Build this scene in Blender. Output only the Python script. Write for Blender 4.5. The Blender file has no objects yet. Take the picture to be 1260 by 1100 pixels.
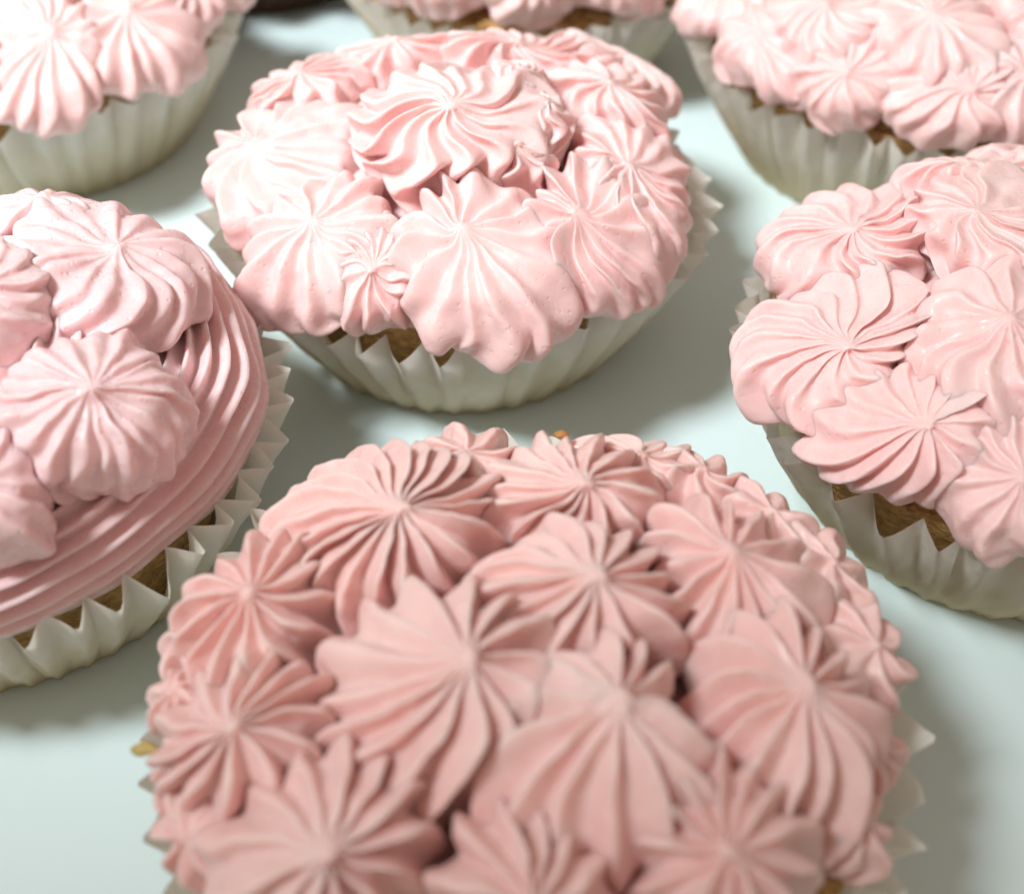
import bpy, math
import numpy as np
from mathutils import Vector, Matrix

sc = bpy.context.scene
U = 0.01          # every length below is written in centimetres

# ------------------------------------------------------------------ camera
CAM_H, PITCH, F_PX = 11.52, math.radians(45.13), 1511.5
cam_d = bpy.data.cameras.new("camera")
cam = bpy.data.objects.new("camera", cam_d)
sc.collection.objects.link(cam)
cam.location = (0, 0, CAM_H * U)
cam.rotation_euler = (math.pi / 2 - PITCH, 0, 0)
cam_d.sensor_fit = 'HORIZONTAL'
cam_d.sensor_width = 36
cam_d.lens = 36 * F_PX / 1260
cam_d.clip_start = 0.005
cam_d.clip_end = 20
cam_d.dof.use_dof = True
cam_d.dof.focus_distance = 13.3 * U
cam_d.dof.aperture_fstop = 18.5
sc.camera = cam

# ------------------------------------------------------------------ light
sc.view_settings.view_transform = 'Standard'
sc.view_settings.look = 'None'
sc.view_settings.gamma = 1
sc.view_settings.exposure = 0.0
world = bpy.data.worlds.new("World")
sc.world = world
world.use_nodes = True
bg = world.node_tree.nodes["Background"]
bg.inputs[0].default_value = (0.88, 0.74, 0.60, 1)
bg.inputs[1].default_value = 0.41


d = bpy.data.lights.new("window_light", 'SPOT')
d.energy = 18.9
d.color = (0.92, 0.985, 1.0)
d.shadow_soft_size = 6.5 * U
d.spot_size = math.radians(45.6)
d.spot_blend = 1.0
key_light = bpy.data.objects.new("window_light", d)
sc.collection.objects.link(key_light)
KEY_POS, KEY_AIM = Vector((-25.5, -2, 48)), Vector((-1, 22, 2))
key_light.location = KEY_POS * U
key_light.rotation_euler = (KEY_AIM - KEY_POS).to_track_quat('-Z', 'Y').to_euler()

# ------------------------------------------------------------------ helpers
rng = np.random.default_rng(11)


def link(o, parent=None):
    sc.collection.objects.link(o)
    if parent is not None:
        o.parent = parent
    return o


def mesh_obj(name, V, F, mat, parent=None, smooth=True):
    """V: (n,3) in cm, F: list of equal-length faces or an int array"""
    me = bpy.data.meshes.new(name)
    V = np.asarray(V, dtype=np.float32) * U
    if isinstance(F, np.ndarray):
        nf, k = F.shape
        me.vertices.add(len(V))
        me.vertices.foreach_set("co", V.ravel())
        me.loops.add(nf * k)
        me.loops.foreach_set("vertex_index", F.astype(np.int32).ravel())
        me.polygons.add(nf)
        me.polygons.foreach_set("loop_start", np.arange(0, nf * k, k, dtype=np.int32))
        me.polygons.foreach_set("loop_total", np.full(nf, k, dtype=np.int32))
        me.update(calc_edges=True)
    else:
        me.from_pydata(V.tolist(), [], F)
    me.validate()
    me.polygons.foreach_set("use_smooth", np.full(len(me.polygons), smooth))
    me.materials.append(mat)
    me.update()
    return link(bpy.data.objects.new(name, me), parent)


def grid_faces(rows, cols, wrap=True, off=0):
    i = np.arange(rows - 1)[:, None]
    j = np.arange(cols if wrap else cols - 1)[None, :]
    j2 = (j + 1) % cols
    a = i * cols + j
    b = i * cols + j2
    c = (i + 1) * cols + j2
    d = (i + 1) * cols + j
    return np.stack([a, d, c, b], -1).reshape(-1, 4) + off


def wobble(P, freq, seed, n=5):
    """cheap smooth 3-vector noise from summed sines"""
    r = np.random.default_rng(seed)
    out = np.zeros_like(P)
    for k in range(n):
        d = r.normal(size=(3, 3)) * freq * (1 + .35 * k)
        ph = r.random(3) * 6.283
        out += np.sin(P @ d + ph) / (1 + .6 * k)
    return out / 2.2


# ------------------------------------------------------------------ materials
def new_mat(name):
    m = bpy.data.materials.new(name)
    m.use_nodes = True
    nt = m.node_tree
    nt.nodes.clear()
    out = nt.nodes.new("ShaderNodeOutputMaterial")
    return m, nt, out


def nd(nt, t, **kw):
    n = nt.nodes.new(t)
    for k, v in kw.items():
        if k.startswith('i_'):
            key = k[2:]
            n.inputs[int(key) if key.isdigit() else key.replace('_', ' ')].default_value = v
        else:
            setattr(n, k, v)
    return n


def ramp(nt, src, stops):
    r = nt.nodes.new("ShaderNodeValToRGB")
    while len(r.color_ramp.elements) < len(stops):
        r.color_ramp.elements.new(.5)
    for e, (p, c) in zip(r.color_ramp.elements, stops):
        e.position = p
        e.color = c if len(c) == 4 else (*c, 1)
    nt.links.new(src, r.inputs[0])
    return r


def frosting_material(name, c1, c2, rough=.37, bump=.5):
    m, nt, out = new_mat(name)
    L = nt.links.new
    tc = nd(nt, "ShaderNodeTexCoord")
    p = nd(nt, "ShaderNodeBsdfPrincipled")
    n1 = nd(nt, "ShaderNodeTexNoise", i_Scale=90.0, i_Detail=3.0)
    L(tc.outputs['Object'], n1.inputs['Vector'])
    r1 = ramp(nt, n1.outputs['Fac'], [(.3, c1), (.7, c2)])
    L(r1.outputs[0], p.inputs['Base Color'])
    st = nd(nt, "ShaderNodeTexNoise", i_Scale=170.0, i_Detail=5.0, i_Distortion=2.5)
    L(tc.outputs['Object'], st.inputs['Vector'])
    rs = ramp(nt, st.outputs['Fac'], [(.42, (0, 0, 0)), (.72, (1, 1, 1))])
    mc = nd(nt, "ShaderNodeMix", data_type='RGBA')
    fm = nd(nt, "ShaderNodeMath", operation='MULTIPLY')
    L(rs.outputs[0], fm.inputs[0])
    fm.inputs[1].default_value = .35
    L(fm.outputs[0], mc.inputs[0])
    L(r1.outputs[0], mc.inputs[6])
    mc.inputs[7].default_value = (min(c2[0] + .04, .93), c2[1] + .10, c2[2] + .08, 1)
    L(mc.outputs[2], p.inputs['Base Color'])
    n2 = nd(nt, "ShaderNodeTexNoise", i_Scale=700.0, i_Detail=4.0)
    L(tc.outputs['Object'], n2.inputs['Vector'])
    r2 = ramp(nt, n2.outputs['Fac'], [(.35, (rough - .1,) * 3), (.7, (rough + .18,) * 3)])
    L(r2.outputs[0], p.inputs['Roughness'])
    # tiny air bubbles and a soft uneven surface
    vo = nd(nt, "ShaderNodeTexVoronoi", i_Scale=900.0)
    L(tc.outputs['Object'], vo.inputs['Vector'])
    rv = ramp(nt, vo.outputs['Distance'], [(.0, (0, 0, 0)), (.22, (1, 1, 1))])
    n3 = nd(nt, "ShaderNodeTexNoise", i_Scale=260.0, i_Detail=5.0)
    L(tc.outputs['Object'], n3.inputs['Vector'])
    mx = nd(nt, "ShaderNodeMath", operation='MULTIPLY_ADD')
    L(rv.outputs[0], mx.inputs[0])
    mx.inputs[1].default_value = .3
    L(n3.outputs['Fac'], mx.inputs[2])
    b = nd(nt, "ShaderNodeBump", i_Strength=bump, i_Distance=.0006)
    L(mx.outputs[0], b.inputs['Height'])
    L(b.outputs[0], p.inputs['Normal'])
    p.inputs['Subsurface Weight'].default_value = .7
    p.inputs['Subsurface Radius'].default_value = (1.0, .6, .54)
    p.inputs['Subsurface Scale'].default_value = .0012
    p.inputs['Specular IOR Level'].default_value = .32
    L(p.outputs[0], out.inputs[0])
    return m


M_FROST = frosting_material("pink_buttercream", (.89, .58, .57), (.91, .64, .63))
M_FROST_SHADED = frosting_material("pink_buttercream_front_shaded", (.83, .53, .50), (.86, .61, .58))  # same buttercream, base colour darkened to carry the shade on the front cupcake
M_FROST_L = frosting_material("pink_buttercream_glossy", (.85, .58, .59), (.88, .64, .65), rough=.3, bump=.6)


def paper_material(name, c0, c1, c2):
    m, nt, out = new_mat(name)
    L = nt.links.new
    tc = nd(nt, "ShaderNodeTexCoord")
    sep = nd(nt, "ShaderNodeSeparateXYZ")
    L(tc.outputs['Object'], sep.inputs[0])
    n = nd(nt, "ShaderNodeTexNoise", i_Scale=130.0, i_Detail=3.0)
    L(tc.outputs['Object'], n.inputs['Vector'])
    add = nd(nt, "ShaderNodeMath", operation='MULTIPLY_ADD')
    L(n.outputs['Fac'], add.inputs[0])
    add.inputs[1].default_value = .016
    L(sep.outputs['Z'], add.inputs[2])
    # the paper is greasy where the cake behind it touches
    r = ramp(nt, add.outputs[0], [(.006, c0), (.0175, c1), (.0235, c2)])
    d = nd(nt, "ShaderNodeBsdfPrincipled", i_Roughness=.85)
    L(r.outputs[0], d.inputs['Base Color'])
    d.inputs['Specular IOR Level'].default_value = .12
    n2 = nd(nt, "ShaderNodeTexNoise", i_Scale=420.0, i_Detail=8.0)
    L(tc.outputs['Object'], n2.inputs['Vector'])
    b = nd(nt, "ShaderNodeBump", i_Strength=.4, i_Distance=.0005)
    L(n2.outputs['Fac'], b.inputs['Height'])
    L(b.outputs[0], d.inputs['Normal'])
    t = nd(nt, "ShaderNodeBsdfTranslucent")
    L(r.outputs[0], t.inputs[0])
    mix = nd(nt, "ShaderNodeMixShader", i_0=.42)
    L(d.outputs[0], mix.inputs[1])
    L(t.outputs[0], mix.inputs[2])
    L(mix.outputs[0], out.inputs[0])
    return m


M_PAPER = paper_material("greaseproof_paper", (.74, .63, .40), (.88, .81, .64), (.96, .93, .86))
M_BROWN = paper_material("brown_paper", (.10, .055, .035), (.13, .075, .05), (.2, .13, .09))


def cake_material():
    m, nt, out = new_mat("cake_crumb")
    L = nt.links.new
    tc = nd(nt, "ShaderNodeTexCoord")
    p = nd(nt, "ShaderNodeBsdfPrincipled", i_Roughness=.5)
    n = nd(nt, "ShaderNodeTexNoise", i_Scale=650.0, i_Detail=5.0)
    L(tc.outputs['Object'], n.inputs['Vector'])
    r = ramp(nt, n.outputs['Fac'], [(.3, (.36, .17, .05)), (.55, (.60, .35, .12)), (.75, (.74, .50, .22))])
    L(r.outputs[0], p.inputs['Base Color'])
    v = nd(nt, "ShaderNodeTexVoronoi", i_Scale=1100.0)
    L(tc.outputs['Object'], v.inputs['Vector'])
    ad = nd(nt, "ShaderNodeMath", operation='ADD')
    L(v.outputs['Distance'], ad.inputs[0])
    L(n.outputs['Fac'], ad.inputs[1])
    b = nd(nt, "ShaderNodeBump", i_Strength=.8, i_Distance=.001)
    L(ad.outputs[0], b.inputs['Height'])
    L(b.outputs[0], p.inputs['Normal'])
    L(p.outputs[0], out.inputs[0])
    return m


M_CAKE = cake_material()


def table_material():
    m, nt, out = new_mat("glazed_white_tabletop")
    L = nt.links.new
    tc = nd(nt, "ShaderNodeTexCoord")
    p = nd(nt, "ShaderNodeBsdfPrincipled")
    n = nd(nt, "ShaderNodeTexNoise", i_Scale=14.0, i_Detail=4.0)
    L(tc.outputs['Object'], n.inputs['Vector'])
    r = ramp(nt, n.outputs['Fac'], [(.35, (.70, .82, .83)), (.65, (.73, .85, .86))])
    L(r.outputs[0], p.inputs['Base Color'])
    n2 = nd(nt, "ShaderNodeTexNoise", i_Scale=60.0, i_Detail=5.0)
    L(tc.outputs['Object'], n2.inputs['Vector'])
    r2 = ramp(nt, n2.outputs['Fac'], [(.3, (.30,) * 3), (.7, (.42,) * 3)])
    L(r2.outputs[0], p.inputs['Roughness'])
    p.inputs['Specular IOR Level'].default_value = .35
    L(p.outputs[0], out.inputs[0])
    return m


M_TABLE = table_material()

# ------------------------------------------------------------------ the surface
tab = mesh_obj("table_top", [(-60, -25, 0), (60, -25, 0), (60, 75, 0), (-60, 75, 0)],
               np.array([[0, 1, 2, 3]]), M_TABLE, smooth=False)
tab["kind"] = "structure"

# ------------------------------------------------------------------ cupcake pieces
RIM_R, BASE_R, RIM_H = 3.5, 2.4, 2.0


def make_wrapper(parent, seed, pleats=34, mat=None):
    r = np.random.default_rng(seed)
    per = 10
    M = pleats * per
    K = 14
    # uneven pleat widths
    w = 1 + np.clip(r.normal(size=pleats), -2, 2) * .16
    edges = np.concatenate([[0], np.cumsum(w)]) / w.sum()
    u = (np.arange(M) / per)
    pi_ = np.floor(u).astype(int)
    fr = u - pi_
    phi = 2 * np.pi * (edges[pi_] + fr * (edges[pi_ + 1] - edges[pi_]))
    # zigzag between valley (fr=0) and crest (fr=skew)
    skew = .5 + r.normal(size=pleats) * .07
    sk = skew[pi_]
    tri = np.where(fr < sk, fr / sk, (1 - fr) / (1 - sk))
    tri = tri * .8 + .2 * (.5 - .5 * np.cos(np.pi * tri))
    depth = (1 + np.clip(r.normal(size=pleats), -1.8, 1.8) * .24)[pi_]
    hcr = (r.normal(size=pleats) * .075)[pi_]
    bend = (r.normal(size=pleats) * .012)[pi_]
    V = []
    for k in range(K):
        s = k / (K - 1)
        rad = BASE_R + (RIM_R - .12 - BASE_R) * (s ** 1.05)
        rad = rad + .10 * np.sin(np.pi * s)
        rad += .035 * np.sin(3 * phi + seed) * s + .03 * np.sin(5 * phi + 2 * seed) * s
        amp = (.055 + .10 * s + .22 * s ** 3) * depth
        rr = rad + (tri - .55) * amp
        ph = phi + bend * np.sin(s * 3.0)
        z = RIM_H * s + s * s * (hcr * tri - .05 * tri) + .03 * np.sin(2 * phi + seed * 1.7) * s
        rr = rr + .014 * np.sin(phi * 61 + s * 9 + seed) * s + .012 * np.sin(phi * 97 - s * 14)
        V.append(np.stack([rr * np.cos(ph), rr * np.sin(ph), z + .012], -1))
    V = np.concatenate(V)
    faces = [list(map(int, f)) for f in grid_faces(K, M)[:, ::-1]]
    faces.append(list(range(M - 1, -1, -1)))
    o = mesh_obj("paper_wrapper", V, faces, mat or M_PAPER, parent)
    return o


def make_cake(parent, seed, hd):
    r = np.random.default_rng(seed + 50)
    M, K = 260, 40
    V = []
    prof = [(BASE_R - .2, .06), (RIM_R - .56, RIM_H - .35), (RIM_R - .44, RIM_H - .05)]
    for (rr, z) in prof:
        V.append((rr, z))
    for k in range(1, K - 2):
        t = k / (K - 3)
        rr = (RIM_R - .46) * math.cos(t * math.pi / 2)
        V.append((max(rr, .02), RIM_H - .02 + (.02 + hd * .72) * (1 - (rr / (RIM_R - .46)) ** 2)))
    V = np.array(V)
    side = np.array([V[0] + (V[1] - V[0]) * f for f in np.linspace(0, 1, 26)[:-1]])
    edge = np.array([V[1] + (V[2] - V[1]) * f for f in np.linspace(0, 1, 7)[:-1]])
    V = np.concatenate([side, edge, V[2:]])
    a = np.arange(M) * 2 * np.pi / M
    P = np.stack([V[:, 0:1] * np.cos(a), V[:, 0:1] * np.sin(a), np.repeat(V[:, 1:2], M, 1)], -1).reshape(-1, 3)
    P += wobble(P, 2.6, seed) * .05 + wobble(P, 9, seed + 3) * .022 + wobble(P, 26, seed + 4) * .02
    F = grid_faces(len(V), M)[:, ::-1]
    return mesh_obj("cake", P, F, M_CAKE, parent)


def make_base_frosting(parent, seed, hd, mat, rmax=2.75, base=.2):
    M, K = 120, 26
    t = np.linspace(0.01, 1.12, K)[:, None]
    a = (np.arange(M) * 2 * np.pi / M)[None, :]
    edge = 1 + .05 * np.sin(3 * a + seed) + .05 * np.sin(7 * a + seed * 2) + .03 * np.sin(11 * a + seed)
    rr = np.minimum(t, 1) * rmax * edge
    z = RIM_H + base + hd * (1 - (rr / 3.6) ** 2) - np.maximum(t - 1, 0) * 3.5
    P = np.stack([rr * np.cos(a), rr * np.sin(a), z + 0 * a], -1).reshape(-1, 3)
    P += wobble(P, 2.2, seed + 9) * .06
    F = grid_faces(K, M)
    faces = F[:, ::1]
    return mesh_obj("frosting_layer", P, faces, mat, parent)


CREST = np.array([(0, 1.07), (.06, 1.055), (.13, .98), (.25, .94), (.40, .91), (.58, .86), (.76, .75),
                  (.90, .56), (.98, .29), (1.0, .0), (1.0, -.22), (.94, -.40), (.6, -.5)])
VALLEY = np.array([(0, 1.07), (.06, 1.045), (.115, .93), (.20, .80), (.33, .70), (.46, .58), (.58, .43),
                   (.68, .24), (.75, .05), (.79, -.12), (.80, -.27), (.76, -.40), (.5, -.5)])


def resample(C, K):
    t = np.linspace(0, len(C) - 1, K)
    i = np.clip(t.astype(int), 0, len(C) - 2)
    f = (t - i)[:, None]
    p0 = C[np.clip(i - 1, 0, None)]
    p1, p2 = C[i], C[i + 1]
    p3 = C[np.clip(i + 2, None, len(C) - 1)]
    return .5 * ((2 * p1) + (-p0 + p2) * f + (2 * p0 - 5 * p1 + 4 * p2 - p3) * f * f + (-p0 + 3 * p1 - 3 * p2 + p3) * f ** 3)


def rosette_shape(pos, nrm, R, RY, H, n, q, twist, wav, seed, lean=(0, 0), per=14, K=46, depth=.8,
                 bud=.10, narrow=1.6, groove=.17):
    r = np.random.default_rng(seed)
    M = n * per
    cr = resample(CREST, K)
    va = cr + (resample(VALLEY, K) - cr) * min(depth, 1.) * .5
    s = np.linspace(0, 1, K)[:, None]
    w = 1 + np.clip(r.normal(size=n), -1.6, 1.6) * .15
    edges = np.concatenate([[0], np.cumsum(w)]) / w.sum()
    u = np.arange(M) / per
    k = np.floor(u).astype(int)
    fr = u - k
    phi0 = 2 * np.pi * (edges[k] + fr * (edges[k + 1] - edges[k])) + r.random() * 6.28
    skw = .0 * np.sign(twist) * (1 + .4 * r.normal(size=n))
    x = np.abs(fr + skw[k] * np.sin(np.pi * fr) ** 2 - .5) * 2
    x = np.clip(x, 0, 1)                       # 0 on the crest, 1 in the valley
    # teeth lean over to one side as the bag turns
    g = (.5 + .5 * np.cos(np.pi * x)) ** (.5 + .3 * narrow)
    gn = ((.5 + .5 * np.cos(np.pi * x)) ** (q * narrow))[None, :]
    ln = (1 + r.normal(size=n) * .07)
    ln = np.where(r.random(n) < .12, ln * .86, ln)
    nb = (k + np.where(fr > .5, 1, -1)) % n
    blend = np.clip(x, 0, 1) ** 2 * .5
    length = (ln[k] * (1 - blend) + ln[nb] * blend)[None, :]
    hj = (r.normal(size=n) * .09)
    hgt = 1 + (hj[k] * (1 - blend) + hj[nb] * blend)[None, :] * s
    dj = np.clip(1 + (r.normal(size=n) * .16), .55, 1.12)
    djr = (dj[k] * (1 - blend) + dj[nb] * blend)[None, :]
    g = g[None, :] * djr
    fade = np.clip((s - .02) / bud, 0, 1)
    fade = fade * fade * (3 - 2 * fade)
    tip = np.clip((s - .5) / .3, 0, 1)
    g = gn * fade * djr * (1 - tip) + .55 * (1 - fade) + g * tip
    rad = (va[:, 0:1] * (1 - g) + cr[:, 0:1] * g)
    gz = gn * fade * djr + .62 * (1 - fade)
    z = (va[:, 1:2] * (1 - gz) + cr[:, 1:2] * gz)
    rad = rad * (1 + (length - 1) * s)
    z = z * hgt
    ph2 = r.random(n) * 6.28
    fq = 7 + r.random() * 4
    common = r.random() * 6.28
    # each ridge bends its own way towards its tip
    bj = r.normal(size=n) * .11
    bendr = (bj[k] * (1 - blend) + bj[nb] * blend)[None, :] * s ** 2.2
    wv = wav * (.7 * np.sin(fq * s + common) + .5 * np.sin(fq * 1.3 * s + (ph2[k] * (1 - blend) + ph2[nb] * blend)[None, :] * .35)) * s ** .8 * .5
    ph = phi0[None, :] + twist * np.clip(s, 0, .8) ** 1.3 * 1.25 + wv + bendr
    rad = rad * (1 + .05 * np.sin(2 * phi0 + r.random() * 6) + .04 * np.sin(3 * phi0 + r.random() * 6))[None, :]
    X, Y, Z = R * rad * np.cos(ph), RY * rad * np.sin(ph), H * z
    P = np.stack([X, Y, Z], -1)
    # the teeth of the nozzle stand out along the surface, as deep as they are wide
    ls = np.clip(P[..., 2], 0, None) / max(H, .01)
    Q = P.copy()
    Q[..., 0] += lean[0] * ls * ls
    Q[..., 1] += lean[1] * ls * ls
    dphi = (np.roll(Q, -1, 1) - np.roll(Q, 1, 1)) / 2
    span = np.linalg.norm(dphi, axis=-1) * per
    for _ in range(2):
        span = sum(np.roll(span, d_, 1) for d_ in range(-per // 2, per // 2 + 1)) / (per // 2 * 2 + 1)
    wide = sum(np.roll(Q, d_, 1) for d_ in range(-per // 2, per // 2 + 1)) / (per // 2 * 2 + 1)
    ds = np.gradient(wide, axis=0)
    dp = (np.roll(wide, -2, 1) - np.roll(wide, 2, 1))
    N = np.cross(ds, dp)
    N /= np.linalg.norm(N, axis=-1)[..., None] + 1e-9
    flip = np.sign(N[3:10, :, 2].mean()) or 1
    gm = gn
    amp = (gm * fade - .30) * np.minimum(span, .45) * groove * depth * djr
    under = np.clip((.95 - s) / .25, 0, 1)
    P = (P + flip * N * (amp * under)[..., None]).reshape(-1, 3)
    P = P.reshape(K, M, 3)
    for _ in range(5):
        P = .5 * P + .25 * (np.roll(P, 1, 1) + np.roll(P, -1, 1))
        P[1:-1] = .6 * P[1:-1] + .2 * (P[2:] + P[:-2])
    P = P.reshape(-1, 3)
    zz = np.clip(P[:, 2:3], 0, None) / max(H, .01)
    P[:, 0:1] += lean[0] * zz * zz
    P[:, 1:2] += lean[1] * zz * zz
    P += wobble(P, 1.7, seed + 1) * .065 * R + wobble(P, 5.0, seed + 2) * .024 + wobble(P, 12, seed + 3) * .009
    # centre nub
    c = P[:M].mean(0) + np.array([0, 0, .01])
    P = np.concatenate([P, c[None]])
    q_ = Vector((0, 0, 1)).rotation_difference(Vector(nrm))
    Mx = np.array(q_.to_matrix())
    P = P @ Mx.T + np.array(pos)
    F = grid_faces(K, M)
    faces = F
    tri = np.stack([np.arange(M), (np.arange(M) + 1) % M, np.full(M, K * M), np.full(M, K * M)], -1)
    me_f = np.concatenate([faces, tri])
    # drop the doubled index of the cap triangles
    fl = [list(map(int, f)) for f in faces] + [[int(t[0]), int(t[1]), int(t[2])] for t in tri]
    return P, fl, K, M


def make_swirl(parent, seed, hd, mat):
    """a star-tip rope piped round the rim in two rising turns"""
    r = np.random.default_rng(seed)
    n, per = 21, 8
    M, K = n * per, 420
    t = np.linspace(0, 1, K)
    ang = .9 + t * 2 * np.pi * 2.35
    path_r = np.interp(t, [0, .36, .6, .85, 1], [2.58, 2.50, 1.95, .9, .15])
    path_z = RIM_H + np.interp(t, [0, .36, .6, .85, 1], [.12, .26, .80, 1.05, 1.15])
    tr = np.interp(t, [0, .015, .9, 1], [.35, .82, .7, .1])
    a = np.arange(M) * 2 * np.pi / M
    fr = (np.arange(M) / per) % 1
    g = (.5 + .5 * np.cos(2 * np.pi * (fr - .5))) ** 1.2
    tooth = (.74 + .26 * g)
    C = np.stack([path_r * np.cos(ang), path_r * np.sin(ang), path_z], -1)
    T = np.gradient(C, axis=0)
    T /= np.linalg.norm(T, axis=1)[:, None]
    up = np.array([0, 0, 1.])
    S = np.cross(T, up)
    S /= np.linalg.norm(S, axis=1)[:, None]
    B = np.cross(S, T)
    roll = .25 * np.sin(t * 17) + t * 1.2
    aa = a[None, :] + roll[:, None]
    tk = (np.arange(M) // per)
    ph = r.random(n) * 6.28
    f1 = 14 + r.random(n) * 16
    var = 1 + .5 * np.sin(t[:, None] * f1[tk][None, :] * 3 + ph[tk][None, :])
    tooth = tooth[None, :] + (g[None, :] - .5) * .10 * (var - 1)
    aa = aa + .10 * np.sin(t * 41)[:, None] + .05 * np.sin(t * 97 + 1)[:, None]
    rr = tr[:, None] * tooth
    rr = rr * (1 + .03 * np.sin(t * 90 + 2)[:, None] + .02 * np.sin(t * 230)[:, None])
    P = C[:, None, :] + rr[..., None] * (np.cos(aa)[..., None] * S[:, None, :] + .88 * np.sin(aa)[..., None] * B[:, None, :])
    P = P.reshape(-1, 3)
    P += wobble(P, 1.6, seed + 4) * .05 + wobble(P, 7, seed + 5) * .008
    F = grid_faces(K, M)
    fl = [list(map(int, f)) for f in F]
    fl.append(list(range(M)))
    return mesh_obj("piped_swirl", P, fl, mat, parent)


CELL, GN = .05, 176                              # height grid over one cupcake


def blur(G, n=1):
    for _ in range(n):
        G = (G + np.roll(G, 1, 0) + np.roll(G, -1, 0)) / 3
        G = (G + np.roll(G, 1, 1) + np.roll(G, -1, 1)) / 3
    return G


def height_grid(P, K, M):
    Q = P[:K * M].reshape(K, M, 3)
    Q = np.concatenate([Q, Q[:, :1]], 1)
    pts = [Q.reshape(-1, 3)]
    for a in (0, .33, .67):
        for b in (0, .33, .67):
            if a or b:
                pts.append(((Q[:-1, :-1] * (1 - a) + Q[1:, :-1] * a) * (1 - b) + (Q[:-1, 1:] * (1 - a) + Q[1:, 1:] * a) * b).reshape(-1, 3))
    pts = np.concatenate(pts)
    ij = np.clip(((pts[:, :2] / CELL) + GN / 2).astype(int), 0, GN - 1)
    G = np.full((GN, GN), -1.0)
    np.maximum.at(G, (ij[:, 0], ij[:, 1]), pts[:, 2])
    hole = G < -.5
    near = np.max([np.roll(np.roll(G, i, 0), j, 1) for i in (-1, 0, 1) for j in (-1, 0, 1)], axis=0)
    return np.where(hole, near, G)


def sample(G, x, y):
    u = np.clip(x / CELL + GN / 2 - .5, 0, GN - 1.001)
    v = np.clip(y / CELL + GN / 2 - .5, 0, GN - 1.001)
    i, j = u.astype(int), v.astype(int)
    a, b = u - i, v - j
    return (G[i, j] * (1 - a) + G[i + 1, j] * a) * (1 - b) + (G[i, j + 1] * (1 - a) + G[i + 1, j + 1] * a) * b


def settle(shapes, base_fn, kf):
    """soft cream sticks together: where two dollops meet, fill the crease between them"""
    grids = np.array([height_grid(P, K, M) for P, fl, K, M in shapes])
    c = (np.arange(GN) - GN / 2 + .5) * CELL
    X, Y = np.meshgrid(c, c, indexing='ij')
    base = base_fn(X, Y)
    top = np.argmax(grids, 0)
    best = np.take_along_axis(grids, top[None], 0)[0]
    g2 = grids.copy()
    np.put_along_axis(g2, top[None], -1, 0)
    second = g2.max(0)
    for n, (P, fl, K, M) in enumerate(shapes):
        other = np.where(top == n, second, best)
        other = blur(np.maximum(other, base), 1)
        b = sample(other, P[:, 0], P[:, 1])
        d = np.clip(kf - np.abs(P[:, 2] - b), 0, None)
        e = d * d / (4 * kf) * 1.25
        e2 = e[:K * M].reshape(K, M)
        for _ in range(4):
            e2 = (e2 + np.roll(e2, 1, 1) + np.roll(e2, -1, 1)) / 3
            e2[1:-1] = (e2[1:-1] + e2[2:] + e2[:-2]) / 3
        e[:K * M] = e2.ravel()
        P[:, 2] += e


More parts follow.
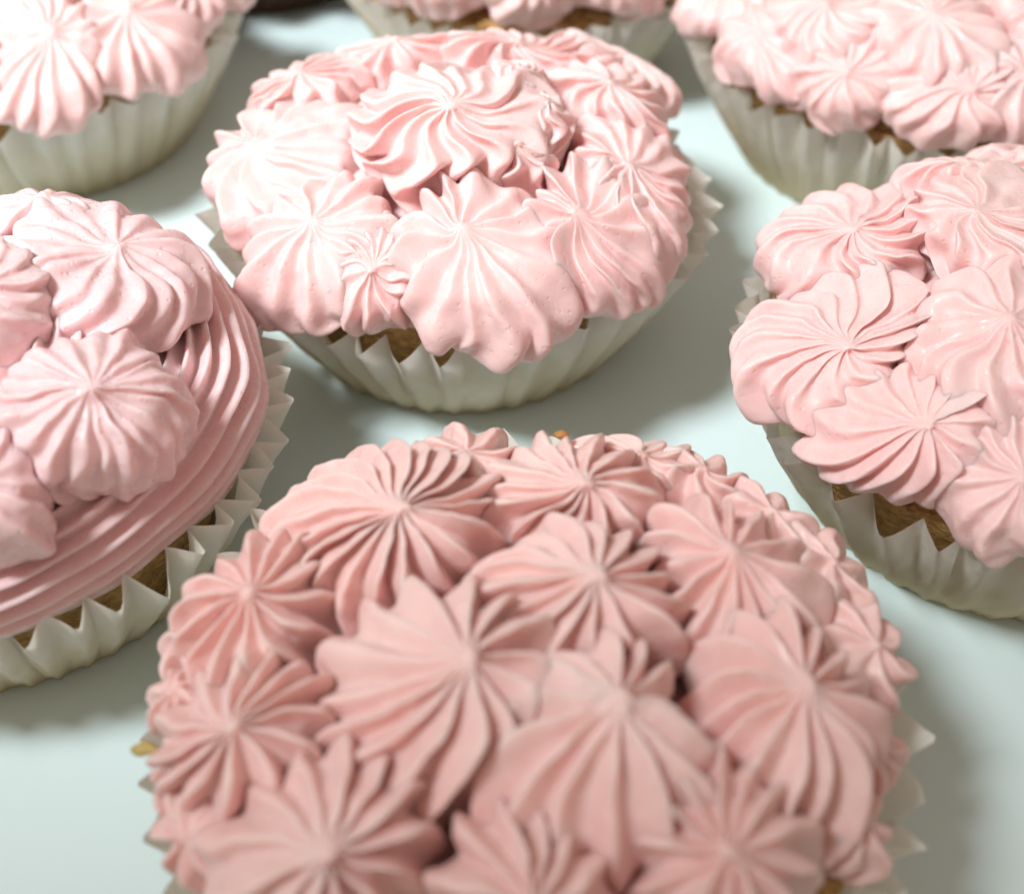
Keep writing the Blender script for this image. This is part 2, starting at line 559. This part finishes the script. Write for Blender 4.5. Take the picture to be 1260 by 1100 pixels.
# x, y from the cupcake's axis (cm), radius, ridges, ridge sharpness, twist, waviness, lift
# ROS-BEGIN
ROS = {
 'C': [
  (0.06, -0.93, 0.50, 1.29, 1.37, -0.06, -0.40, 0.75, 14, 1.00, 0.12, 0.40),
  (0.78, -0.06, 0.60, 0.42, 0.54, -0.02, -0.17, 0.50, 8, 1.00, 1.00, 0.90),
  (1.03, -0.80, 0.50, 0.41, 0.53, -0.01, -0.17, 0.50, 8, 1.00, -1.20, 0.90),
  (0.78, -1.38, 0.40, 0.50, 0.47, -0.03, -0.21, 0.50, 8, 1.00, 1.20, 0.90),
  (-2.23, -0.59, 0, 1.07, 1.37, -0.32, -0.14, 0.53, 15, 1.10, 0.30, 0.10),
  (-1.58, -2.34, 0.10, 1.08, 1.09, 0.05, 0.05, 0.53, 14, 1.10, 0.30, 0.12),
  (-0.82, -2.74, 0.12, 0.71, 0.75, -0.02, -0.19, 0.45, 14, 1.00, 0.25, 0.08),
  (0.45, -2.80, 0.22, 1.09, 1.21, -0.27, 0.22, 0.58, 14, 1.20, -0.45, 0.30),
  (1.74, -2.22, 0.12, 0.96, 1.06, -0.40, -0.01, 0.53, 14, 1.10, 0.35, 0.15),
  (2.25, -1.02, 0, 0.94, 1.23, -0.27, -0.29, 0.53, 14, 0.90, 0.30, 0.10),
  (1.99, 0.56, 0, 0.88, 1.08, -0.10, -0.36, 0.53, 13, 0.80, 0.40, 0.15),
  (-2.09, 1.12, 0, 0.92, 0.96, 0.08, -0.38, 0.50, 13, 0.90, -0.30, 0.10),
  (-0.87, 1.82, 0, 0.90, 0.87, -0.02, -0.38, 0.50, 14, 0.90, 0.30, 0.10),
  (0.82, 1.68, 0.05, 1.12, 0.97, -0.05, -0.47, 0.53, 16, 0.90, 0.30, 0.10),
  (2.15, 2.02, 0.02, 1.00, 1.00, 0.00, 0.00, 0.43, 13, 0.95, -0.35, 0.12),
 ],
 'F': [
  (-1.34, 1.23, 0, 1.04, 1.24, 0.30, -0.32, 0.70, 20, 0.90, 0.25, 0.08),
  (0.35, 1.54, 0, 0.86, 0.96, 0.06, -0.36, 0.70, 15, 0.90, -0.30, 0.10),
  (0.29, 0.19, 0.28, 0.89, 0.79, 0.22, -0.17, 0.70, 16, 0.85, 0.30, 0.10),
  (1.71, 0.60, 0, 0.81, 1.06, -0.10, -0.14, 0.70, 14, 0.90, -0.35, 0.12),
  (-2.34, 0.40, 0, 0.73, 0.95, 0.11, -0.29, 0.70, 14, 0.80, 0.45, 0.05),
  (-0.85, -0.69, 0.22, 0.96, 1.06, 0.38, -0.06, 0.78, 14, 0.90, -0.40, 0.12),
  (0.46, -1.29, 0.30, 0.89, 0.84, 0.14, 0.24, 0.81, 14, 1.25, 0.45, 0.35),
  (1.95, -0.85, 0.05, 0.80, 0.97, 0.05, 0.12, 0.78, 15, 1.00, -0.25, 0.12),
  (-2.29, -0.79, 0, 0.75, 0.79, 0.21, -0.23, 0.70, 13, 0.90, -0.30, 0.10),
  (-1.58, -1.84, 0.12, 0.87, 0.83, 0.30, -0.21, 0.78, 13, 1.00, 0.35, 0.15),
  (-0.04, -2.27, 0.18, 0.66, 0.71, -0.00, -0.18, 0.78, 12, 1.00, 0.30, 0.10),
  (1.41, -1.88, 0.15, 0.75, 0.84, -0.13, -0.14, 0.78, 13, 1.10, -0.35, 0.10),
  (1.65, 2.14, -0.25, 0.47, 0.61, -0.05, -0.19, 0.46, 7, 0.60, 0.50, 0.40),
  (2.25, 1.66, -0.25, 0.45, 0.59, -0.07, -0.18, 0.46, 6, 0.55, -0.40, 0.40),
  (2.66, 1.08, -0.25, 0.48, 0.62, -0.07, -0.19, 0.46, 6, 0.55, 0.30, 0.40),
  (2.86, 0.19, -0.25, 0.47, 0.61, -0.05, -0.17, 0.46, 7, 0.55, 0.40, 0.30),
  (2.69, -0.77, -0.25, 0.35, 0.46, -0.11, -0.10, 0.46, 8, 0.60, 0.40, 0.30),
  (2.50, -1.41, -0.25, 0.32, 0.41, -0.09, -0.09, 0.46, 8, 0.60, 0.40, 0.30),
  (-0.59, 2.21, -0.15, 0.61, 0.67, 0.02, -0.25, 0.46, 9, 0.70, 0.30, 0.20),
  (-2.86, 0.24, -0.25, 0.36, 0.47, -0.00, -0.15, 0.46, 8, 0.70, 0.40, 0.20),
  (-2.86, -0.26, -0.25, 0.35, 0.46, 0.05, -0.14, 0.46, 8, 0.70, -0.40, 0.30),
  (-2.72, -0.92, -0.25, 0.36, 0.47, 0.04, -0.15, 0.46, 8, 0.70, 0.40, 0.30),
  (-2.48, -1.45, -0.25, 0.38, 0.47, -0.04, -0.15, 0.46, 8, 0.70, 0.40, 0.30),
  (1.00, 2.28, -0.20, 0.61, 0.59, 0.04, -0.25, 0.46, 9, 0.70, 0.40, 0.30),
 ],
 'L': [
  (1.56, 0.67, 0.50, 1.12, 1.13, 0.17, 0.01, 0.57, 16, 0.80, -0.50, 0.30),
  (1.97, -1.40, 0.75, 0.90, 0.90, 0.03, -0.16, 0.75, 20, 0.70, 0.30, 0.35),
  (0.66, 1.73, 0.30, 0.79, 0.66, 0.12, -0.31, 0.60, 12, 0.80, -0.30, 0.20),
  (1.09, -2.35, 0.60, 0.67, 0.64, 0.06, -0.01, 0.68, 12, 0.80, 0.50, 0.20),
  (0.53, -0.12, 0.50, 0.83, 0.88, 0.16, -0.31, 0.68, 12, 0.90, 0.30, 0.20),
  (-1.23, 1.02, 0.02, 0.99, 0.99, 0.00, 0.00, 0.43, 13, 0.95, 0.35, 0.12),
  (-1.58, -0.27, 0.02, 1.04, 1.04, 0.00, 0.00, 0.43, 13, 0.95, 0.35, 0.12),
  (-0.66, -1.46, 0.02, 1.02, 1.02, 0.00, 0.00, 0.43, 13, 0.95, 0.35, 0.12),
 ],
 'R': [
  (-2.56, -0.71, 0.05, 1.12, 1.04, 0.15, -0.41, 0.54, 15, 1.00, 0.70, 0.20),
  (-2.09, -1.93, 0.10, 0.94, 0.76, 0.20, -0.24, 0.50, 14, 1.00, -0.40, 0.10),
  (-1.09, -2.63, 0.10, 0.77, 0.76, -0.01, -0.12, 0.50, 13, 1.00, 0.30, 0.10),
  (-1.03, -1.41, 0.40, 1.06, 1.02, -0.03, 0.02, 0.54, 13, 0.90, 0.80, 0.25),
  (-2.05, 1.16, 0, 1.07, 1.21, 0.01, -0.45, 0.50, 14, 0.90, 0.40, 0.20),
  (-0.54, 0.64, 0.30, 0.97, 1.26, -0.33, -0.24, 0.50, 14, 0.80, 0.50, 0.20),
  (-0.32, 2.12, 0, 0.94, 0.74, -0.24, -0.31, 0.48, 13, 0.80, 0.30, 0.10),
  (2.95, 0.15, 0.02, 1.01, 1.01, 0.00, 0.00, 0.43, 13, 0.95, -0.35, 0.12),
  (2.20, 1.97, 0.02, 1.01, 1.01, 0.00, 0.00, 0.43, 13, 0.95, -0.35, 0.12),
  (0.72, 2.86, 0.02, 0.97, 0.97, 0.00, 0.00, 0.43, 13, 0.95, -0.35, 0.12),
  (0.25, -2.94, 0.02, 1.02, 1.02, 0.00, 0.00, 0.43, 13, 0.95, 0.35, 0.12),
  (2.71, -1.17, 0.02, 1.03, 1.03, 0.00, 0.00, 0.43, 13, 0.95, -0.35, 0.12),
  (1.56, 0.37, 0.02, 1.00, 1.00, 0.00, 0.00, 0.43, 13, 0.95, 0.35, 0.12),
  (1.13, -1.13, 0.02, 1.04, 1.04, 0.00, 0.00, 0.43, 13, 0.95, 0.35, 0.12),
 ],
 'TL': [
  (1.14, -2.61, 0.05, 1.00, 1.30, 0.09, 0.16, 0.53, 15, 1.10, -0.30, 0.10),
  (2.27, -1.72, 0, 0.99, 1.29, -0.10, -0.01, 0.53, 14, 1.00, 0.35, 0.10),
  (2.77, -0.68, 0, 0.65, 0.84, 0.15, 0.08, 0.50, 12, 0.90, 0.35, 0.10),
  (-0.03, -2.85, 0, 0.89, 1.15, 0.18, 0.04, 0.53, 14, 1.00, 0.35, 0.10),
  (1.26, -0.49, 0.40, 1.08, 1.40, 0.11, -0.34, 0.56, 14, 1.00, 0.35, 0.10),
  (2.88, 0.66, 0.02, 0.97, 0.97, 0.00, 0.00, 0.43, 13, 0.95, 0.35, 0.12),
  (0.97, 2.79, 0.02, 0.96, 0.96, 0.00, 0.00, 0.43, 13, 0.95, 0.35, 0.12),
  (-0.96, 2.79, 0.02, 0.96, 0.96, 0.00, 0.00, 0.43, 13, 0.95, 0.35, 0.12),
  (-2.06, 2.11, 0.02, 1.00, 1.00, 0.00, 0.00, 0.43, 13, 0.95, 0.35, 0.12),
  (-2.85, 0.76, 0.02, 1.04, 1.04, 0.00, 0.00, 0.43, 13, 0.95, -0.35, 0.12),
  (-2.73, -1.12, 0.02, 0.96, 0.96, 0.00, 0.00, 0.43, 13, 0.95, -0.35, 0.12),
  (-1.83, -2.31, 0.02, 0.98, 0.98, 0.00, 0.00, 0.43, 13, 0.95, 0.35, 0.12),
  (0.26, 1.58, 0.02, 0.98, 0.98, 0.00, 0.00, 0.43, 13, 0.95, 0.35, 0.12),
  (-1.02, 1.23, 0.02, 1.01, 1.01, 0.00, 0.00, 0.43, 13, 0.95, 0.35, 0.12),
  (-1.56, -0.33, 0.02, 1.02, 1.02, 0.00, 0.00, 0.43, 13, 0.95, 0.35, 0.12),
  (-0.80, -1.39, 0.02, 0.95, 0.95, 0.00, 0.00, 0.43, 13, 0.95, -0.35, 0.12),
  (0.09, 0.05, 0.02, 0.95, 0.95, 0.00, 0.00, 0.43, 13, 0.95, -0.35, 0.12),
 ],
 'TR': [
  (-0.19, -2.84, 0.05, 1.05, 0.81, 0.16, -0.21, 0.53, 14, 1.00, 0.30, 0.10),
  (-1.53, -2.40, 0, 0.84, 0.87, -0.03, -0.22, 0.53, 13, 1.00, 0.35, 0.25),
  (-2.41, -1.47, 0, 0.79, 0.95, -0.12, -0.01, 0.53, 13, 0.90, 0.35, 0.10),
  (-0.27, -1.93, 0.40, 1.08, 1.23, -0.13, -0.12, 0.56, 14, 0.90, -0.35, 0.10),
  (0.86, -2.71, 0, 0.84, 0.91, -0.13, -0.20, 0.53, 13, 1.00, 0.35, 0.10),
  (-1.75, -1.41, 0.30, 0.93, 1.09, -0.06, -0.30, 0.56, 13, 1.00, 0.35, 0.20),
  (1.50, -1.57, 0.30, 0.90, 1.16, -0.28, -0.25, 0.56, 13, 1.00, 0.35, 0.10),
  (2.92, 0.40, 0.02, 1.04, 1.04, 0.00, 0.00, 0.43, 13, 0.95, -0.35, 0.12),
  (2.34, 1.80, 0.02, 0.99, 0.99, 0.00, 0.00, 0.43, 13, 0.95, 0.35, 0.12),
  (0.73, 2.86, 0.02, 1.04, 1.04, 0.00, 0.00, 0.43, 13, 0.95, -0.35, 0.12),
  (-0.88, 2.81, 0.02, 0.98, 0.98, 0.00, 0.00, 0.43, 13, 0.95, 0.35, 0.12),
  (-2.05, 2.12, 0.02, 1.04, 1.04, 0.00, 0.00, 0.43, 13, 0.95, 0.35, 0.12),
  (-2.93, 0.35, 0.02, 1.00, 1.00, 0.00, 0.00, 0.43, 13, 0.95, -0.35, 0.12),
  (2.64, -1.32, 0.02, 1.03, 1.03, 0.00, 0.00, 0.43, 13, 0.95, -0.35, 0.12),
  (1.56, 0.37, 0.02, 1.00, 1.00, 0.00, 0.00, 0.43, 13, 0.95, 0.35, 0.12),
  (0.35, 1.56, 0.02, 1.00, 1.00, 0.00, 0.00, 0.43, 13, 0.95, 0.35, 0.12),
  (-1.07, 1.19, 0.02, 1.01, 1.01, 0.00, 0.00, 0.43, 13, 0.95, -0.35, 0.12),
  (-0.08, 0.06, 0.02, 1.02, 1.02, 0.00, 0.00, 0.43, 13, 0.95, 0.35, 0.12),
 ],
 'TM': [
  (-1.27, -2.55, 0, 0.89, 0.73, -0.12, -0.26, 0.53, 14, 0.90, 0.30, 0.10),
  (0.06, -2.85, 0.10, 0.87, 0.66, -0.02, -0.27, 0.53, 14, 0.90, -0.30, 0.10),
  (1.41, -2.47, 0, 0.90, 0.77, 0.02, -0.33, 0.53, 14, 0.90, 0.30, 0.10),
  (-2.08, -1.95, 0, 0.64, 0.84, -0.27, 0.03, 0.50, 13, 0.90, 0.30, 0.10),
  (2.03, -2.00, 0, 0.54, 0.70, 0.03, -0.17, 0.50, 13, 0.90, 0.30, 0.10),
  (-0.33, -2.35, 0.40, 1.06, 1.04, 0.02, -0.35, 0.56, 13, 0.90, 0.30, 0.10),
  (2.94, 0.20, 0.02, 0.99, 0.99, 0.00, 0.00, 0.43, 13, 0.95, -0.35, 0.12),
  (2.46, 1.62, 0.02, 0.95, 0.95, 0.00, 0.00, 0.43, 13, 0.95, -0.35, 0.12),
  (0.68, 2.87, 0.02, 0.97, 0.97, 0.00, 0.00, 0.43, 13, 0.95, 0.35, 0.12),
  (-0.59, 2.89, 0.02, 0.96, 0.96, 0.00, 0.00, 0.43, 13, 0.95, -0.35, 0.12),
  (-2.25, 1.90, 0.02, 1.00, 1.00, 0.00, 0.00, 0.43, 13, 0.95, 0.35, 0.12),
  (-2.90, 0.53, 0.02, 0.98, 0.98, 0.00, 0.00, 0.43, 13, 0.95, -0.35, 0.12),
  (1.59, 0.22, 0.02, 0.96, 0.96, 0.00, 0.00, 0.43, 13, 0.95, 0.35, 0.12),
  (0.58, 1.49, 0.02, 0.97, 0.97, 0.00, 0.00, 0.43, 13, 0.95, -0.35, 0.12),
  (-0.83, 1.36, 0.02, 0.97, 0.97, 0.00, 0.00, 0.43, 13, 0.95, -0.35, 0.12),
  (-1.55, -0.40, 0.02, 1.05, 1.05, 0.00, 0.00, 0.43, 13, 0.95, 0.35, 0.12),
  (1.12, -1.14, 0.02, 1.04, 1.04, 0.00, 0.00, 0.43, 13, 0.95, -0.35, 0.12),
  (-0.05, 0.08, 0.02, 0.99, 0.99, 0.00, 0.00, 0.43, 13, 0.95, 0.35, 0.12),
 ],
 'B': [
  (2.94, 0.22, 0.02, 1.01, 1.01, 0.00, 0.00, 0.43, 13, 0.95, 0.35, 0.12),
  (2.44, 1.65, 0.02, 1.03, 1.03, 0.00, 0.00, 0.43, 13, 0.95, 0.35, 0.12),
  (0.92, 2.80, 0.02, 0.99, 0.99, 0.00, 0.00, 0.43, 13, 0.95, 0.35, 0.12),
  (-0.67, 2.87, 0.02, 1.04, 1.04, 0.00, 0.00, 0.43, 13, 0.95, -0.35, 0.12),
  (-2.11, 2.06, 0.02, 0.99, 0.99, 0.00, 0.00, 0.43, 13, 0.95, -0.35, 0.12),
  (-2.88, 0.65, 0.02, 0.97, 0.97, 0.00, 0.00, 0.43, 13, 0.95, -0.35, 0.12),
  (-2.71, -1.17, 0.02, 0.99, 0.99, 0.00, 0.00, 0.43, 13, 0.95, -0.35, 0.12),
  (-1.85, -2.30, 0.02, 1.04, 1.04, 0.00, 0.00, 0.43, 13, 0.95, -0.35, 0.12),
  (-0.17, -2.95, 0.02, 1.05, 1.05, 0.00, 0.00, 0.43, 13, 0.95, -0.35, 0.12),
  (1.47, -2.56, 0.02, 1.03, 1.03, 0.00, 0.00, 0.43, 13, 0.95, -0.35, 0.12),
  (2.51, -1.56, 0.02, 1.04, 1.04, 0.00, 0.00, 0.43, 13, 0.95, 0.35, 0.12),
  (1.59, 0.17, 0.02, 1.00, 1.00, 0.00, 0.00, 0.43, 13, 0.95, -0.35, 0.12),
  (0.24, 1.58, 0.02, 1.04, 1.04, 0.00, 0.00, 0.43, 13, 0.95, -0.35, 0.12),
  (-1.08, 1.18, 0.02, 0.97, 0.97, 0.00, 0.00, 0.43, 13, 0.95, -0.35, 0.12),
  (-1.52, -0.49, 0.02, 1.02, 1.02, 0.00, 0.00, 0.43, 13, 0.95, -0.35, 0.12),
  (-0.60, -1.48, 0.02, 0.99, 0.99, 0.00, 0.00, 0.43, 13, 0.95, -0.35, 0.12),
  (1.16, -1.10, 0.02, 1.03, 1.03, 0.00, 0.00, 0.43, 13, 0.95, -0.35, 0.12),
  (0.04, 0.09, 0.02, 0.96, 0.96, 0.00, 0.00, 0.43, 13, 0.95, -0.35, 0.12),
 ],
}
# ROS-END

DEPTH = {'F': 1.0, 'C': .85, 'L': .48, 'R': .8, 'TL': .9, 'TR': .8, 'TM': .8, 'B': .8}
CUPS = {  # centre on the table, dome height of the frosting, wrapper turn
    'F': ((.16, 6.21), 0.68, M_FROST_SHADED, "cupcake nearest the camera, its crowded pink rosettes, coloured darker for shade, filling the bottom of the view"),
    'C': ((-.70, 14.48), 0.85, M_FROST, "whole middle cupcake with a tall wavy pink swirl crowning smaller rosettes"),
    'L': ((-6.01, 10.02), 0.95, M_FROST_L, "cupcake cut by the left edge with a striped ring of frosting piped round its rim"),
    'R': ((6.09, 10.99), 0.85, M_FROST, "pale pink cupcake cut by the right edge with golden cake showing above its pleated wrapper"),
    'TL': ((-8.08, 19.5), 0.8, M_FROST, "cupcake in the top left corner with a tall cream wrapper, behind the striped one"),
    'TR': ((6.40, 18.8), 0.8, M_FROST, "blurred pale pink cupcake in the top right corner with a yellowish pleated wrapper"),
    'TM': ((.21, 22.3), 0.8, M_FROST, "cupcake cut by the top edge, directly behind the middle cupcake"),
    'B': ((-5.3, 26.0), 0.8, M_FROST, "cupcake in a dark brown wrapper, only its foot showing at the top edge"),
}
for ci, (key, ((cx, cy), hd, mat, label)) in enumerate(CUPS.items()):
    root = bpy.data.objects.new("cupcake", None)
    root.empty_display_size = .01
    link(root)
    root.location = (cx * U, cy * U, .0002)
    if key == 'B':
        root.scale = (.92, .92, .92)
    root["label"] = label
    root["category"] = "cupcake"
    root["group"] = "pink frosted cupcakes standing on the pale table"
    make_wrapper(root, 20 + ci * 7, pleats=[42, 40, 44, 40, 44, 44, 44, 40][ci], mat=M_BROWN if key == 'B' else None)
    make_cake(root, 30 + ci * 5, hd)
    if key == 'L':
        make_swirl(root, 77, hd, mat)
        make_base_frosting(root, ci, hd, mat, 2.3)
    else:
        make_base_frosting(root, ci, hd, mat, base=-.05 if key == 'F' else .2)
    shapes = []
    near = key in 'FCLR'
    for ri, (x, y, lift, ra, rb, lx, ly, h, n, q, tw, wv) in enumerate(ROS.get(key, [])):
        rr = math.hypot(x, y)
        k = 2 * hd / 3.6 ** 2 * (1 + max(rr - 2.6, 0) * 1.6)
        nrm = Vector((x * k, y * k, 1)).normalized()
        zb = RIM_H + hd * (1 - min(rr, 3.2) ** 2 / 3.6 ** 2) - max(rr - 3.2, 0) * 1.6 + .25 + lift * .6
        shapes.append(rosette_shape((x, y, zb), nrm, ra * 1.03, rb * 1.0, h, n, q, tw, wv * 2.0, 1000 * ci + 17 * ri + 3,
                                    lean=(lx, ly), per=14 if near else 10, K=46 if near else 34,
                                    depth=DEPTH[key], narrow=1.35 if key == 'F' else 1.15, groove=.32 if key == 'F' else .20, bud=.36 if key == 'L' else .19))
    if shapes:
        lvl = -.05 if key == 'F' else .2
        settle(shapes, lambda X, Y: np.where(np.hypot(X, Y) < 2.7, RIM_H + lvl + hd * (1 - (X * X + Y * Y) / 3.6 ** 2), -1),
               .26 if key == 'F' else .40)
    for P, fl, K, M in shapes:
        mesh_obj("rosette", P, fl, mat, root)

# ------------------------------------------------------------------ crumbs


def crumb(name, loc, size, color, label, seed):
    m, nt, out = new_mat(name + "_surface")
    p = nd(nt, "ShaderNodeBsdfPrincipled", i_Roughness=.6)
    tc = nd(nt, "ShaderNodeTexCoord")
    n = nd(nt, "ShaderNodeTexNoise", i_Scale=900.0)
    nt.links.new(tc.outputs['Object'], n.inputs['Vector'])
    r = ramp(nt, n.outputs['Fac'], [(.3, tuple(c * .6 for c in color)), (.7, color)])
    nt.links.new(r.outputs[0], p.inputs['Base Color'])
    nt.links.new(p.outputs[0], out.inputs[0])
    K, M = 10, 14
    t = np.linspace(.05, np.pi - .05, K)[:, None]
    a = np.arange(M)[None, :] * 2 * np.pi / M
    P = np.stack([np.sin(t) * np.cos(a) * size[0], np.sin(t) * np.sin(a) * size[1], np.cos(t) * size[2] + 0 * a], -1).reshape(-1, 3)
    P += wobble(P, 14, seed) * min(size) * .35
    fl = [list(map(int, f)) for f in grid_faces(K, M)] + [list(range(M)), list(range(K * M - 1, (K - 1) * M - 1, -1))]
    o = mesh_obj(name, P, fl, m)
    o.location = tuple(c * U for c in loc)
    o["label"] = label
    o["category"] = "crumb"
    return o


crumb("crumb", (-3.08, 5.48, 2.42), (.13, .06, .05), (.62, .47, .16), "yellow crumb at the left rim of the nearest cupcake", 3)
crumb("crumb", (.49, 8.75, 2.9), (.07, .05, .035), (.55, .25, .06), "tiny orange crumb on the far edge of the nearest cupcake", 8)
